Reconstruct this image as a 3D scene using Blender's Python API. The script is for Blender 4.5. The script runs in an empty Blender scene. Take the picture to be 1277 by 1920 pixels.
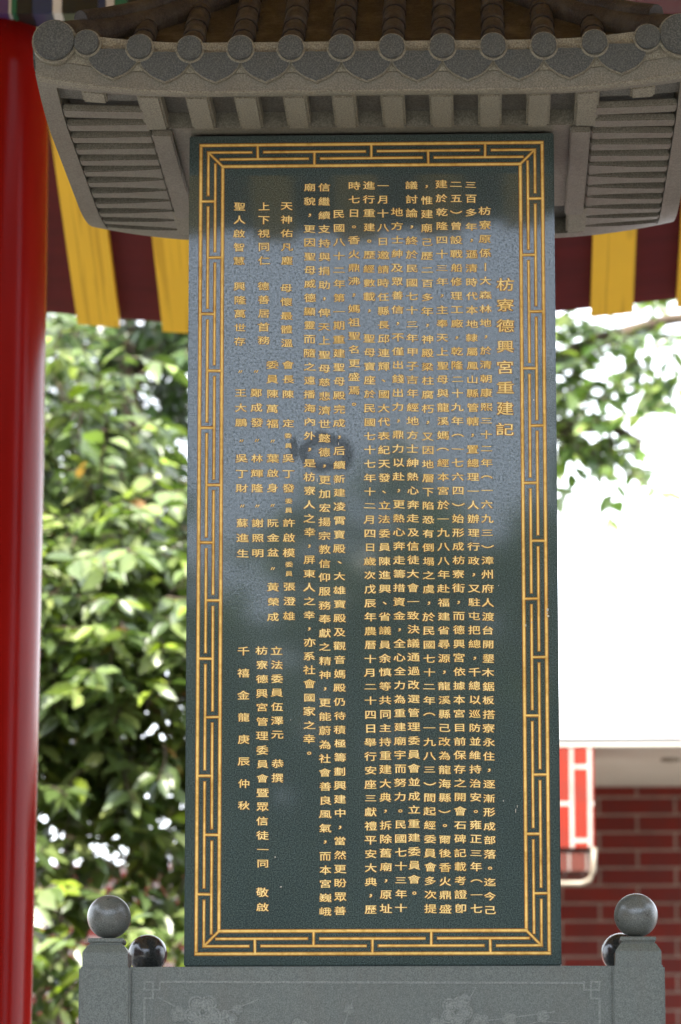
import bpy, bmesh, math, random
from mathutils import Vector, Matrix, Euler
S = bpy.context.scene
COL = S.collection
R = math.radians
rnd = random.Random(7)

# ------------------------------------------------------------------ camera, light, exposure
FPX = 7870.0                                   # focal length in photograph pixels (1277 x 1920)
PITCH = math.atan(1440 / FPX)
YAW = math.atan(275 * math.cos(PITCH) / FPX)
FH = Vector((-math.sin(YAW), math.cos(YAW), 0)); UPW = Vector((0, 0, 1))
FWD = FH * math.cos(PITCH) + UPW * math.sin(PITCH)
RIGHT = Vector((math.cos(YAW), math.sin(YAW), 0))
UP = UPW * math.cos(PITCH) - FH * math.sin(PITCH)
def ray(px, py): return FWD + RIGHT * ((px - 638.5) / FPX) + UP * ((960 - py) / FPX)
_a, _b = ray(345, 1811), ray(1053, 1811)
D = 1.0 / (_b.x / _b.y - _a.x / _a.y)          # the stele is one metre wide
CX = -0.5 - D * _a.x / _a.y
CAM = Vector((CX, -D, 1.5))
def at(px, py, Y):                             # point of the photograph at depth Y (stele face is Y = 0)
    r = ray(px, py); return CAM + r * ((Y + D) / r.y)

cd = bpy.data.cameras.new('camera'); cam = bpy.data.objects.new('camera', cd); COL.objects.link(cam)
M = Matrix((RIGHT, UP, -FWD)).transposed().to_4x4(); M.translation = CAM
cam.matrix_world = M
cd.sensor_fit = 'VERTICAL'; cd.sensor_height = 36; cd.sensor_width = 24
cd.lens = FPX / 1920 * 36
cd.clip_end = 3000
cd.dof.use_dof = True
cd.dof.focus_distance = (Vector((0, 0, 3.6)) - CAM).dot(FWD)
cd.dof.aperture_fstop = 3.8
cd.dof.aperture_blades = 0
S.camera = cam

SUN_EL, SUN_AZ = R(60), R(200)                 # sun high behind the camera, a little to its left
w = bpy.data.worlds.new('World'); S.world = w; w.use_nodes = True
nt = w.node_tree; bg = nt.nodes['Background']
sky = nt.nodes.new('ShaderNodeTexSky'); sky.sky_type = 'NISHITA'; sky.sun_disc = False
sky.sun_elevation = SUN_EL; sky.sun_rotation = SUN_AZ
sky.dust_density = 6.0; sky.air_density = 1.0; sky.ozone_density = 1.0
# bright thin cloud over the blue
tcw = nt.nodes.new('ShaderNodeTexCoord'); mpw = nt.nodes.new('ShaderNodeMapping'); mpw.inputs['Scale'].default_value = (1, 1, 2.6)
nt.links.new(tcw.outputs['Generated'], mpw.inputs[0])
nzw = nt.nodes.new('ShaderNodeTexNoise'); nzw.inputs['Scale'].default_value = 2.2; nzw.inputs['Detail'].default_value = 6; nt.links.new(mpw.outputs[0], nzw.inputs['Vector'])
crw = nt.nodes.new('ShaderNodeValToRGB'); crw.color_ramp.elements[0].position = .30; crw.color_ramp.elements[1].position = .62
crw.color_ramp.elements[0].color = (.6, .6, .6, 1); crw.color_ramp.elements[1].color = (.9, .9, .9, 1); nt.links.new(nzw.outputs['Fac'], crw.inputs[0])
mxw = nt.nodes.new('ShaderNodeMix'); mxw.data_type = 'RGBA'
spw = nt.nodes.new('ShaderNodeSeparateXYZ'); nt.links.new(tcw.outputs['Generated'], spw.inputs[0])
cbw = nt.nodes.new('ShaderNodeValToRGB'); cbw.color_ramp.elements[0].position = .2; cbw.color_ramp.elements[1].position = .8     # hazier and bluer low in the south
cbw.color_ramp.elements[0].color = (.76, .89, 1.13, 1); cbw.color_ramp.elements[1].color = (.94, .98, 1.04, 1)
mrw = nt.nodes.new('ShaderNodeMapRange'); mrw.inputs['From Min'].default_value = -1; nt.links.new(spw.outputs[1], mrw.inputs[0]); nt.links.new(mrw.outputs[0], cbw.inputs[0])
scw = nt.nodes.new('ShaderNodeVectorMath'); scw.operation = 'SCALE'; scw.inputs['Scale'].default_value = 5.2; nt.links.new(cbw.outputs[0], scw.inputs[0]); nt.links.new(scw.outputs[0], mxw.inputs[7])
nt.links.new(crw.outputs[0], mxw.inputs[0]); nt.links.new(sky.outputs[0], mxw.inputs[6])
nt.links.new(mxw.outputs[2], bg.inputs[0]); bg.inputs[1].default_value = 0.15
sl = bpy.data.lights.new('sun', 'SUN'); sl.energy = 2.4; sl.angle = R(0.55); sl.color = (1, .955, .88)
so = bpy.data.objects.new('sun', sl); COL.objects.link(so)
sd = Vector((math.sin(SUN_AZ) * math.cos(SUN_EL), math.cos(SUN_AZ) * math.cos(SUN_EL), math.sin(SUN_EL)))
so.rotation_euler = sd.to_track_quat('Z', 'Y').to_euler(); so.location = (0, -20, 40)
S.view_settings.view_transform = 'Standard'; S.view_settings.look = 'None'
S.view_settings.exposure = 2.85; S.view_settings.gamma = 1.0
S.cycles.max_bounces = 8; S.cycles.diffuse_bounces = 5; S.cycles.transparent_max_bounces = 8
S.cycles.sample_clamp_indirect = 8

# ------------------------------------------------------------------ helpers: objects
def tag(o, label=None, cat=None, group=None, kind=None):
    if label: o['label'] = label
    if cat: o['category'] = cat
    if group: o['group'] = group
    if kind: o['kind'] = kind
    return o
def empty(name, loc, label, cat, group=None):
    o = bpy.data.objects.new(name, None); COL.objects.link(o); o.location = loc; o.empty_display_size = .1
    tag(o, label, cat, group); return o
def link(name, me, mat, parent=None):
    o = bpy.data.objects.new(name, me); COL.objects.link(o)
    if mat is not None:
        for m in (mat if isinstance(mat, (list, tuple)) else [mat]): me.materials.append(m)
    if parent is not None:
        o.parent = parent; o.matrix_parent_inverse = world_of(parent).inverted()
    return o
def world_of(o):
    m = Matrix.LocRotScale(o.location, o.rotation_euler, o.scale)
    return (world_of(o.parent) @ o.matrix_parent_inverse @ m) if o.parent else m
class MB:
    """collects shapes and links them as one mesh object"""
    def __init__(s): s.bm = bmesh.new()
    def box(s, x0, x1, y0, y1, z0, z1, bevel=0, seg=2, sub=None, mi=0):
        b = bmesh.new()
        g = bmesh.ops.create_cube(b, size=1)
        for v in b.verts: v.co = Vector((x0 + (v.co.x + .5) * (x1 - x0), y0 + (v.co.y + .5) * (y1 - y0), z0 + (v.co.z + .5) * (z1 - z0)))
        if sub:
            for ax, n in enumerate(sub):
                lo, hi = (x0, y0, z0)[ax], (x1, y1, z1)[ax]
                for i in range(1, n):
                    no = [0, 0, 0]; no[ax] = 1; co = [0, 0, 0]; co[ax] = lo + (hi - lo) * i / n
                    bmesh.ops.bisect_plane(b, geom=b.verts[:] + b.edges[:] + b.faces[:], plane_co=co, plane_no=no)
        if bevel: bmesh.ops.bevel(b, geom=[e for e in b.edges if e.calc_face_angle(0) > .5], offset=bevel, segments=seg, affect='EDGES', clamp_overlap=True)
        for f in b.faces: f.material_index = mi
        s.add(b); return s
    def add(s, b):
        me = bpy.data.meshes.new('tmp'); b.to_mesh(me); b.free(); s.bm.from_mesh(me); bpy.data.meshes.remove(me)
    def poly(s, pts, mi=0):
        f = s.bm.faces.new([s.bm.verts.new(p) for p in pts]); f.material_index = mi; return f
    def prism(s, pts2, y0, y1, bevel=0):
        """outline in XZ (counter clockwise seen from -Y) from y0 (front) to y1 (back)"""
        b = bmesh.new()
        fr = [b.verts.new((x, y0, z)) for x, z in pts2]; bk = [b.verts.new((x, y1, z)) for x, z in pts2]
        n = len(pts2)
        ff = b.faces.new(fr); b.faces.new(bk[::-1])
        for i in range(n): b.faces.new((fr[i], bk[i], bk[(i + 1) % n], fr[(i + 1) % n]))
        bmesh.ops.recalc_face_normals(b, faces=b.faces[:])
        if bevel: bmesh.ops.bevel(b, geom=list(ff.edges), offset=bevel, segments=2, affect='EDGES')
        s.add(b); return s
    def lathe(s, prof, c=(0, 0, 0), n=32):
        """profile [(r, z)] turned about the vertical through c"""
        b = s.bm; rings = []
        for r, z in prof:
            if r < 1e-5: rings.append([b.verts.new((c[0], c[1], c[2] + z))])
            else: rings.append([b.verts.new((c[0] + r * math.cos(2 * math.pi * k / n), c[1] + r * math.sin(2 * math.pi * k / n), c[2] + z)) for k in range(n)])
        for A, B in zip(rings, rings[1:]):
            for k in range(n):
                q = [A[k % len(A)], A[(k + 1) % len(A)], B[(k + 1) % len(B)], B[k % len(B)]]
                u = []
                for v in q:
                    if v not in u: u.append(v)
                if len(u) > 2:
                    f = b.faces.new(u); f.smooth = True
        return s
    def tube(s, pts, rad, n=8, cap=True):
        pts = [Vector(p) for p in pts]; rads = rad if isinstance(rad, (list, tuple)) else [rad] * len(pts)
        b = s.bm; rings = []; up = Vector((0.1, .2, 1)).normalized()
        for i, p in enumerate(pts):
            t = (pts[min(i + 1, len(pts) - 1)] - pts[max(i - 1, 0)]).normalized()
            sx = t.cross(up)
            if sx.length < 1e-3: sx = t.cross(Vector((1, 0, 0)))
            sx.normalize(); sy = sx.cross(t)
            rings.append([b.verts.new(p + (sx * math.cos(2 * math.pi * k / n) + sy * math.sin(2 * math.pi * k / n)) * rads[i]) for k in range(n)])
        for A, B in zip(rings, rings[1:]):
            for k in range(n):
                f = b.faces.new((A[k], A[(k + 1) % n], B[(k + 1) % n], B[k])); f.smooth = True
        if cap: b.faces.new(rings[0][::-1]); b.faces.new(rings[-1])
        return s
    def build(s, name, mat, parent=None, lift=None, recalc=True):
        if lift:
            for v in s.bm.verts: v.co.z += lift(v.co.x, v.co.y)
        if recalc: bmesh.ops.recalc_face_normals(s.bm, faces=s.bm.faces[:])
        me = bpy.data.meshes.new(name); s.bm.to_mesh(me); s.bm.free()
        return link(name, me, mat, parent)
def copy_to(o, parent, loc=None):
    c = o.copy(); COL.objects.link(c); c.parent = parent
    if loc is not None: c.location = loc
    return c

# ------------------------------------------------------------------ helpers: materials
def mat(name):
    m = bpy.data.materials.new(name); m.use_nodes = True
    return m, m.node_tree, m.node_tree.nodes['Principled BSDF']
def node(nt, t, **kw):
    n = nt.nodes.new(t)
    for k, v in kw.items():
        if k in n.inputs: n.inputs[k].default_value = v
        else: setattr(n, k, v)
    return n
def ramp(nt, fac, stops):
    r = nt.nodes.new('ShaderNodeValToRGB'); nt.links.new(fac, r.inputs[0])
    e = r.color_ramp.elements
    while len(e) < len(stops): e.new(.5)
    for q, (p, c) in zip(e, stops):
        q.position = p; q.color = tuple(c) + (1,) if not isinstance(c, (int, float)) else (c, c, c, 1)
    return r.outputs[0]
def mix(nt, fac, a, b, mode='MIX'):
    n = nt.nodes.new('ShaderNodeMix'); n.data_type = 'RGBA'; n.blend_type = mode
    for s, v in ((n.inputs[0], fac), (n.inputs[6], a), (n.inputs[7], b)):
        if hasattr(v, 'is_linked'): nt.links.new(v, s)
        else: s.default_value = v if isinstance(v, (int, float)) else tuple(v) + (1,)
    return n.outputs[2]
def math_(nt, op, a, b=0.0, c=None):
    n = nt.nodes.new('ShaderNodeMath'); n.operation = op
    for s, v in zip(n.inputs, (a, b, c)):
        if v is None: continue
        if hasattr(v, 'is_linked'): nt.links.new(v, s)
        else: s.default_value = v
    return n.outputs[0]
def noise(nt, vec, scale, detail=3, rough=.55):
    n = node(nt, 'ShaderNodeTexNoise', Scale=scale, Detail=detail, Roughness=rough)
    nt.links.new(vec, n.inputs['Vector']); return n.outputs['Fac']
def coords(nt, scale=None):
    tc = nt.nodes.new('ShaderNodeTexCoord').outputs['Object']
    if scale is None: return tc
    mp = nt.nodes.new('ShaderNodeMapping'); mp.inputs['Scale'].default_value = scale
    nt.links.new(tc, mp.inputs[0]); return mp.outputs[0]
def bump(nt, p, h, strength, dist):
    b = node(nt, 'ShaderNodeBump', Strength=strength, Distance=dist)
    nt.links.new(h, b.inputs['Height']); nt.links.new(b.outputs[0], p.inputs['Normal'])

def granite(name, dark, midc, light, rough, stain=False, bumpy=0, grime=0, spec=.5, gscale=1.0):
    m, nt, p = mat(name); v = coords(nt)
    g = noise(nt, v, 230 * gscale, 2, .7)
    c = ramp(nt, g, [(.36, dark), (.5, midc), (.64, light)])
    vo = node(nt, 'ShaderNodeTexVoronoi', Scale=170 * gscale); nt.links.new(v, vo.inputs['Vector'])
    fl = ramp(nt, vo.outputs['Distance'], [(.16, 1.0), (.26, 0.0)])
    c = mix(nt, math_(nt, 'MULTIPLY', fl, .30), c, light)
    big = noise(nt, v, 3.5, 4)
    c = mix(nt, ramp(nt, big, [(.35, .45), (.7, 0.0)]), c, mix(nt, .5, c, dark))
    if grime:
        gr = noise(nt, coords(nt, (5, 5, 1.2)), 2.2, 6, .65)
        c = mix(nt, math_(nt, 'MULTIPLY', ramp(nt, gr, [(.48, 0.0), (.72, 1.0)]), grime), c, (.10, .085, .06))
    rv = math_(nt, 'MULTIPLY_ADD', noise(nt, v, 60, 3), rough * .5, rough * .75)
    if stain:       # the greasy hand-sized smudge on the polished face
        tc = nt.nodes.new('ShaderNodeTexCoord').outputs['Object']
        wob = node(nt, 'ShaderNodeTexNoise', Scale=9.0, Detail=4.0); nt.links.new(tc, wob.inputs['Vector'])
        dv = nt.nodes.new('ShaderNodeVectorMath'); dv.operation = 'SCALE'; nt.links.new(wob.outputs['Color'], dv.inputs[0]); dv.inputs['Scale'].default_value = .07
        ad = nt.nodes.new('ShaderNodeVectorMath'); ad.operation = 'ADD'; nt.links.new(tc, ad.inputs[0]); nt.links.new(dv.outputs[0], ad.inputs[1])
        def blob(cx, cz, sx, sz, r0, r1, rin=None):
            sp = nt.nodes.new('ShaderNodeSeparateXYZ'); nt.links.new(ad.outputs[0], sp.inputs[0])
            dx = math_(nt, 'MULTIPLY', math_(nt, 'SUBTRACT', sp.outputs[0], cx + .035), 1 / sx)
            dz = math_(nt, 'MULTIPLY', math_(nt, 'SUBTRACT', sp.outputs[2], cz + .035), 1 / sz)
            d = math_(nt, 'SQRT', math_(nt, 'ADD', math_(nt, 'MULTIPLY', dx, dx), math_(nt, 'MULTIPLY', dz, dz)))
            st = [(r0, 1.0), (r1, 0.0)]
            if rin: st = [(rin[0], rin[2]), (rin[1], 1.0)] + st
            return ramp(nt, d, st)
        a = blob(STAIN.x, STAIN.z, .095, .082, .62, .80, (.25, .5, .35))
        t = blob(STAIN.x - .078, STAIN.z + .018, .022, .05, .5, .9)
        mk = math_(nt, 'MULTIPLY', math_(nt, 'MAXIMUM', a, t), .75)
        c = mix(nt, mk, c, mix(nt, .75, c, (.012, .013, .012)))
        grain = ramp(nt, noise(nt, v, 170, 3, .8), [(.36, .18), (.5, 1.0), (.66, 1.4)])
        nt.links.new(math_(nt, 'MULTIPLY', grain, math_(nt, 'MULTIPLY_ADD', mk, -spec * .8, spec)), p.inputs['Specular IOR Level'])
    else: p.inputs['Specular IOR Level'].default_value = spec
    nt.links.new(c, p.inputs['Base Color']); nt.links.new(rv, p.inputs['Roughness'])
    if bumpy: bump(nt, p, noise(nt, v, 140, 4, .7), bumpy, .004)
    return m
def paint(name, col, rough, var=.15, scale=6, spec=.5, coat=0, bumpy=0, stretch=(1, 1, 1), dark=None):
    m, nt, p = mat(name); v = coords(nt, stretch)
    n = noise(nt, v, scale, 5)
    d = dark or tuple(x * (1 - 2 * var) for x in col)
    c = ramp(nt, n, [(.3, d), (.65, col)])
    nt.links.new(c, p.inputs['Base Color'])
    nt.links.new(math_(nt, 'MULTIPLY_ADD', n, rough * .5, rough * .75), p.inputs['Roughness'])
    p.inputs['Specular IOR Level'].default_value = spec; p.inputs['Coat Weight'].default_value = coat; p.inputs['Coat Roughness'].default_value = .06
    if bumpy: bump(nt, p, noise(nt, v, scale * 6, 4), bumpy, .01)
    return m
def brick(name, c1, c2, mortar, bw, bh, ms, axis='XZ', rough=.35, spec=.5):
    m, nt, p = mat(name)
    tc = nt.nodes.new('ShaderNodeTexCoord').outputs['Object']
    sp = nt.nodes.new('ShaderNodeSeparateXYZ'); nt.links.new(tc, sp.inputs[0])
    cb = nt.nodes.new('ShaderNodeCombineXYZ')
    xy = math_(nt, 'ADD', sp.outputs[0], sp.outputs[1])
    if axis == 'XZ': nt.links.new(xy, cb.inputs[0]); nt.links.new(sp.outputs[2], cb.inputs[1])
    else: nt.links.new(sp.outputs[2], cb.inputs[0]); nt.links.new(xy, cb.inputs[1])
    b = node(nt, 'ShaderNodeTexBrick', **{'Scale': 1.0, 'Mortar Size': ms, 'Mortar Smooth': .1, 'Bias': 0.0, 'Brick Width': bw, 'Row Height': bh})
    b.inputs['Color1'].default_value = c1 + (1,); b.inputs['Color2'].default_value = c2 + (1,); b.inputs['Mortar'].default_value = mortar + (1,)
    nt.links.new(cb.outputs[0], b.inputs['Vector'])
    n = noise(nt, tc, 9, 5)
    c = mix(nt, ramp(nt, n, [(.35, .3), (.65, 0.0)]), b.outputs['Color'], (.05, .03, .025))
    nt.links.new(c, p.inputs['Base Color'])
    nt.links.new(math_(nt, 'MULTIPLY_ADD', b.outputs['Fac'], .45, rough), p.inputs['Roughness'])
    p.inputs['Specular IOR Level'].default_value = spec
    inv = math_(nt, 'SUBTRACT', 1.0, b.outputs['Fac'])
    bump(nt, p, inv, .6, .006)
    return m

STAIN = at(612, 850, 0)
M_SLAB = granite('polished_dark_granite', (.024, .036, .032), (.050, .073, .066), (.105, .136, .126), .045, stain=True, spec=.47, gscale=1.35)
M_DARK = granite('polished_tile_granite', (.032, .035, .031), (.056, .061, .054), (.11, .115, .10), .35, spec=.3)
M_ROUGH = granite('chiselled_grey_granite', (.07, .066, .055), (.12, .115, .095), (.20, .19, .16), .75, bumpy=.5, grime=.45)
M_EDGE = granite('pale_chiselled_granite', (.13, .120, .086), (.205, .190, .138), (.30, .28, .21), .8, bumpy=.5)
M_SMOOTH = granite('honed_grey_granite', (.10, .095, .070), (.15, .142, .106), (.215, .203, .158), .55, grime=.35)
M_ROOF = granite('weathered_brown_granite', (.012, .008, .005), (.024, .017, .011), (.045, .034, .023), .8, bumpy=.5, grime=.6)
M_PED = granite('satin_green_grey_granite', (.058, .068, .056), (.098, .114, .097), (.155, .172, .148), .45, grime=.25, gscale=1.5, spec=.35)
M_BALL = granite('polished_grey_granite', (.05, .056, .048), (.085, .094, .082), (.14, .15, .132), .30, gscale=1.5)
M_BALLD = granite('polished_black_granite', (.012, .013, .012), (.022, .024, .022), (.045, .048, .044), .16, gscale=1.5)
M_ETCH = granite('etched_pale_granite', (.10, .115, .10), (.155, .172, .150), (.22, .24, .21), .7)
def gilt(name, a, b, metal, rough):
    m, nt, p = mat(name); v = coords(nt)
    n = noise(nt, v, 55, 5, .7); n2 = noise(nt, v, 8, 3)
    c = ramp(nt, math_(nt, 'MULTIPLY_ADD', n2, .5, math_(nt, 'MULTIPLY', n, .55)), [(.36, a), (.58, b)])
    nt.links.new(c, p.inputs['Base Color'])
    p.inputs['Metallic'].default_value = metal; p.inputs['Specular IOR Level'].default_value = .15
    nt.links.new(math_(nt, 'MULTIPLY_ADD', n, .3, rough), p.inputs['Roughness'])
    bump(nt, p, noise(nt, v, 260, 3), .5, .002)
    return m
M_GOLD = gilt('gold_leaf', (.80, .55, .16), (.97, .77, .32), .10, .35)
M_OLDGOLD = gilt('rubbed_gold_leaf', (.52, .29, .055), (.84, .58, .17), .10, .4)
M_GROOVE_SHADE = gilt('groove_shade_edge', (.20, .075, .012), (.34, .15, .02), .0, .5)  # orange-brown rim colour painted for the shaded sides of the carved grooves
M_CHIP = paint('chipped_pale_stone', (.55, .50, .40), .8, .1, 30)
M_RED = paint('glossy_red_lacquer', (.29, .008, .005), .17, .12, 2.0, spec=.055, coat=0, stretch=(3, 3, .6))
M_MAROON = paint('maroon_board_paint', (.115, .020, .022), .6, .12, 2.5, spec=.08, stretch=(.5, 5, 5))
def wood(name):
    m, nt, p = mat(name)
    v = coords(nt, (1, .022, .022))
    g = noise(nt, v, 42, 3, .5)
    lines = ramp(nt, g, [(.41, 0.0), (.46, 1.0)])
    c = mix(nt, lines, (.66, .39, .025), (.84, .52, .035))
    vo = node(nt, 'ShaderNodeTexVoronoi', Scale=1.0, Randomness=1.0)
    nt.links.new(coords(nt, (3.2, .9, 1.0)), vo.inputs['Vector'])
    k = ramp(nt, vo.outputs['Distance'], [(.06, 1.0), (.13, 0.0)])
    c = mix(nt, math_(nt, 'MULTIPLY', k, .85), c, (.16, .06, .015))
    c = mix(nt, ramp(nt, noise(nt, coords(nt), 2.5, 3), [(.4, .12), (.7, 0.0)]), c, (.42, .24, .05))
    nt.links.new(c, p.inputs['Base Color']); p.inputs['Roughness'].default_value = .5; p.inputs['Specular IOR Level'].default_value = .15
    bump(nt, p, g, .25, .004)
    return m
M_WOOD = wood('varnished_yellow_wood')
M_WHITE = paint('white_wall_paint', (.80, .80, .78), .6, .05, 1.3, dark=(.70, .70, .67))
M_SOFFIT = paint('cream_soffit_paint', (.62, .58, .48), .6, .06, 1.7, dark=(.52, .48, .39))
M_CREAM = paint('cream_trim_paint', (.27, .23, .165), .4, .06, 3)
M_BRICK = brick('maroon_wall_tile', (.150, .017, .011), (.185, .022, .013), (.27, .20, .155), .40, .093, .007, rough=.4, spec=.2)
M_PIER = brick('red_orange_pier_tile', (.25, .020, .005), (.215, .016, .005), (.44, .38, .32), .36, .088, .010, axis='ZX', rough=.35)
M_PIER_SHADE = brick('shaded_glazed_pier_tile', (.11, .035, .025), (.13, .04, .03), (.22, .19, .16), .36, .088, .006, axis='ZX', rough=.12)  # glazed pier tile in a darker copy, shade painted into its colour
M_GWALL = brick('red_garden_wall_brick', (.33, .035, .020), (.26, .028, .018), (.60, .56, .50), .30, .078, .010, rough=.5)
M_CONC = paint('grey_court_paving', (.24, .23, .21), .8, .10, .7, bumpy=.3, dark=(.17, .165, .15))
M_TERR = paint('terrace_granite_paving', (.22, .21, .19), .6, .08, 1.5, bumpy=.2)
M_BARK = paint('brown_bark', (.12, .085, .055), .9, .25, 6, bumpy=.9, stretch=(4, 4, .8))
def leafmat(name, trans=.34):
    m, nt, p = mat(name)
    at_ = nt.nodes.new('ShaderNodeAttribute'); at_.attribute_name = 'leaf_tint'
    tc = nt.nodes.new('ShaderNodeTexCoord').outputs['Object']
    c = mix(nt, ramp(nt, noise(nt, tc, 40, 3), [(.35, .25), (.65, 0.0)]), at_.outputs['Color'], (.03, .05, .012))
    nt.links.new(c, p.inputs['Base Color']); p.inputs['Roughness'].default_value = .33
    p.inputs['Specular IOR Level'].default_value = .55
    tr = nt.nodes.new('ShaderNodeBsdfTranslucent')
    tcol = mix(nt, 1.0, c, (1.15, 1.3, .55), 'MULTIPLY')
    nt.links.new(tcol, tr.inputs['Color'])
    mx = nt.nodes.new('ShaderNodeMixShader'); mx.inputs[0].default_value = trans
    nt.links.new(p.outputs[0], mx.inputs[1]); nt.links.new(tr.outputs[0], mx.inputs[2])
    out = [n for n in nt.nodes if n.type == 'OUTPUT_MATERIAL'][0]
    nt.links.new(mx.outputs[0], out.inputs[0])
    return m
M_LEAF = leafmat('broad_glossy_leaf')

# ------------------------------------------------------------------ the setting
g = MB(); n = 40
g.box(-900, 900, -900, 900, -1.0, 0.0); tag(g.build('ground', M_CONC), 'pale concrete court around the hall', 'ground', kind='structure')
M_ASPH = paint('dark_asphalt', (.075, .075, .072), .85, .15, 3, bumpy=.3)
g = MB(); g.box(-60, 60, -60, -7.2, .001, .006); tag(g.build('added_asphalt', M_ASPH), 'dark asphalt sheet added before the hall to cut ground bounce', 'added_asphalt', kind='structure')  # unseen dark sheet added to weaken light bouncing off the court
TZ = 0.95
t = MB(); t.box(-7, 7, -6.6, 6.2, .004, TZ, .02); tag(t.build('terrace', M_TERR), 'granite terrace under the hall', 'terrace', kind='structure')

# ------------------------------------------------------------------ stele
zb = at(697, 1811, 0).z; zt = at(697, 252, 0).z
stele = empty('memorial_stele', (0, 0, zb), 'tall dark polished granite stele carved with gilt columns of writing', 'stele')
MB().box(-.5, .5, 0, .42, zb, zt, .003).build('slab', M_SLAB, stele)
# gilt key-pattern border
px = 1 / 703.0
bx0, bx1 = -.5 + 22.5 * px, .5 - 22.5 * px
bz0, bz1 = at(697, 1788, 0).z, at(697, 270, 0).z
def border(wadd, y0):
    m = MB()
    def ln(x0, z0, x1, z1, wd):
        h = wd / 2 + wadd
        a, b = Vector((x0, 0, z0)), Vector((x1, 0, z1)); d = (b - a).normalized(); nn = Vector((-d.z, 0, d.x)) * h; e = d * h
        k = h * .42
        nk = nn.normalized() * (h - min(k, h * .6))
        # low ridge: outline on the stone, narrower crest
        o = [a - e - nn, b + e - nn, b + e + nn, a - e + nn]
        c = [a - e * .5 - nk, b + e * .5 - nk, b + e * .5 + nk, a - e * .5 + nk]
        vo = [m.bm.verts.new((p.x, -.0002, p.z)) for p in o]; vc = [m.bm.verts.new((p.x, y0, p.z)) for p in c]
        m.bm.faces.new(vc)
        for i in range(4): m.bm.faces.new((vo[i], vo[(i + 1) % 4], vc[(i + 1) % 4], vc[i]))
    j = lambda s=.0006: rnd.uniform(-s, s)
    WO, WL = 5.4 * px, 4.2 * px
    o1, o2, o3 = 14.3 * px, 28 * px, 42.3 * px
    def rect(o, wd):
        ln(bx0 + o, bz0 + o, bx1 - o, bz0 + o, wd); ln(bx0 + o, bz1 - o, bx1 - o, bz1 - o, wd)
        ln(bx0 + o, bz0 + o + wd, bx0 + o, bz1 - o - wd, wd); ln(bx1 - o, bz0 + o + wd, bx1 - o, bz1 - o - wd, wd)
    rect(0, WO); rect(o3, WO)
    ux, uz = (bx1 - bx0) / 6, (bz1 - bz0) / 14
    gap = 13 * px
    def side(P, L, n, u):
        """P(s, o) maps distance along the side and offset inwards to (x, z)"""
        outer = [k * u for k in range(1, n) if k % 2 == 1]; inner = [k * u for k in range(1, n) if k % 2 == 0]
        for s in outer: ln(*P(s + j(), 0 + WO * .6), *P(s + j(), o2 - WL * .6), WL)
        for s in inner: ln(*P(s + j(), o1 + WL * .6), *P(s + j(), o3 - WO * .6), WL)
        cuts = [o1] + [q for s in outer for q in (s - gap, s + gap)] + [L - o1]
        for a, b in zip(cuts[::2], cuts[1::2]): ln(*P(a + j(), o1 + j(.0004)), *P(b + j(), o1 + j(.0004)), WL)
        cuts = [o3 - 4 * px] + [q for s in inner for q in (s - gap, s + gap)] + [L - o3 + 4 * px]
        for a, b in zip(cuts[::2], cuts[1::2]): ln(*P(a + j(), o2 + j(.0004)), *P(b + j(), o2 + j(.0004)), WL)
    W_, H_ = bx1 - bx0, bz1 - bz0
    side(lambda s, o: (bx0 + s, bz1 - o), W_, 6, ux); side(lambda s, o: (bx0 + s, bz0 + o), W_, 6, ux)
    side(lambda s, o: (bx0 + o, bz1 - s), H_, 14, uz); side(lambda s, o: (bx1 - o, bz1 - s), H_, 14, uz)
    for sx in (0, 1):
        for sz in (0, 1):
            X = lambda o: (bx1 - o) if sx else (bx0 + o)
            Z = lambda o: (bz1 - o) if sz else (bz0 + o)
            ln(X(o1 + 2 * px), Z(o1 + 2 * px), X(o3 - 2 * px), Z(o3 - 2 * px), WL)
    return m
border(.0014, -.0005).build('border_groove_shade', M_GROOVE_SHADE, stele)  # painted groove shade on both sides of the gilt lines
border(-.0002, -.0012).build('gilt_border', M_OLDGOLD, stele)

m = MB(); rc = random.Random(3)                 # pale chips and scratches in the polish
for (x, y, w_, h_) in ((1027, 1144, 5, 9), (1028, 1155, 5, 5), (1026, 1150, 3, 4), (997, 1167, 3, 3), (986, 1173, 2, 6), (545, 1350, 2, 2), (516, 1607, 3, 3), (527, 1663, 4, 3), (944, 1502, 2.5, 2.5), (967, 1520, 1.4, 12), (970, 1512, 1.2, 8), (595, 900, 2, 9), (627, 905, 2.5, 9), (635, 832, 2, 6), (935, 1098, 2, 2), (900, 720, 2, 2), (1001, 750, 3, 4)):
    n_ = 7; pts = []
    for k in range(n_):
        a = 2 * math.pi * k / n_; f = rc.uniform(.6, 1.1)
        p = at(x + math.cos(a) * w_ / 2 * f, y - math.sin(a) * h_ / 2 * f, 0); pts.append((p.x, -.0014, p.z))
    m.poly(pts)
m.build('chipped_spots', M_CHIP, stele)

# --- the writing
_gl = {}
def glyph(ch, off):
    k = (ch, off)
    if k in _gl: return _gl[k]
    cu = bpy.data.curves.new('glyph', 'FONT'); cu.body = ch; cu.size = 1; cu.resolution_u = 2; cu.offset = off; cu.fill_mode = 'FRONT'
    ob = bpy.data.objects.new('glyph', cu); COL.objects.link(ob)
    bpy.context.view_layer.update()
    dg = bpy.context.evaluated_depsgraph_get()
    me = ob.evaluated_get(dg).to_mesh()
    v = [tuple(q.co[:2]) for q in me.vertices]; f = [tuple(p.vertices) for p in me.polygons]
    ob.to_mesh_clear()
    COL.objects.unlink(ob); bpy.data.objects.remove(ob); bpy.data.curves.remove(cu)
    _gl[k] = (v, f); return _gl[k]
gv = glyph('國', 0.0)[0]
GX0, GX1 = min(p[0] for p in gv), max(p[0] for p in gv); GY0, GY1 = min(p[1] for p in gv), max(p[1] for p in gv)
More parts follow.
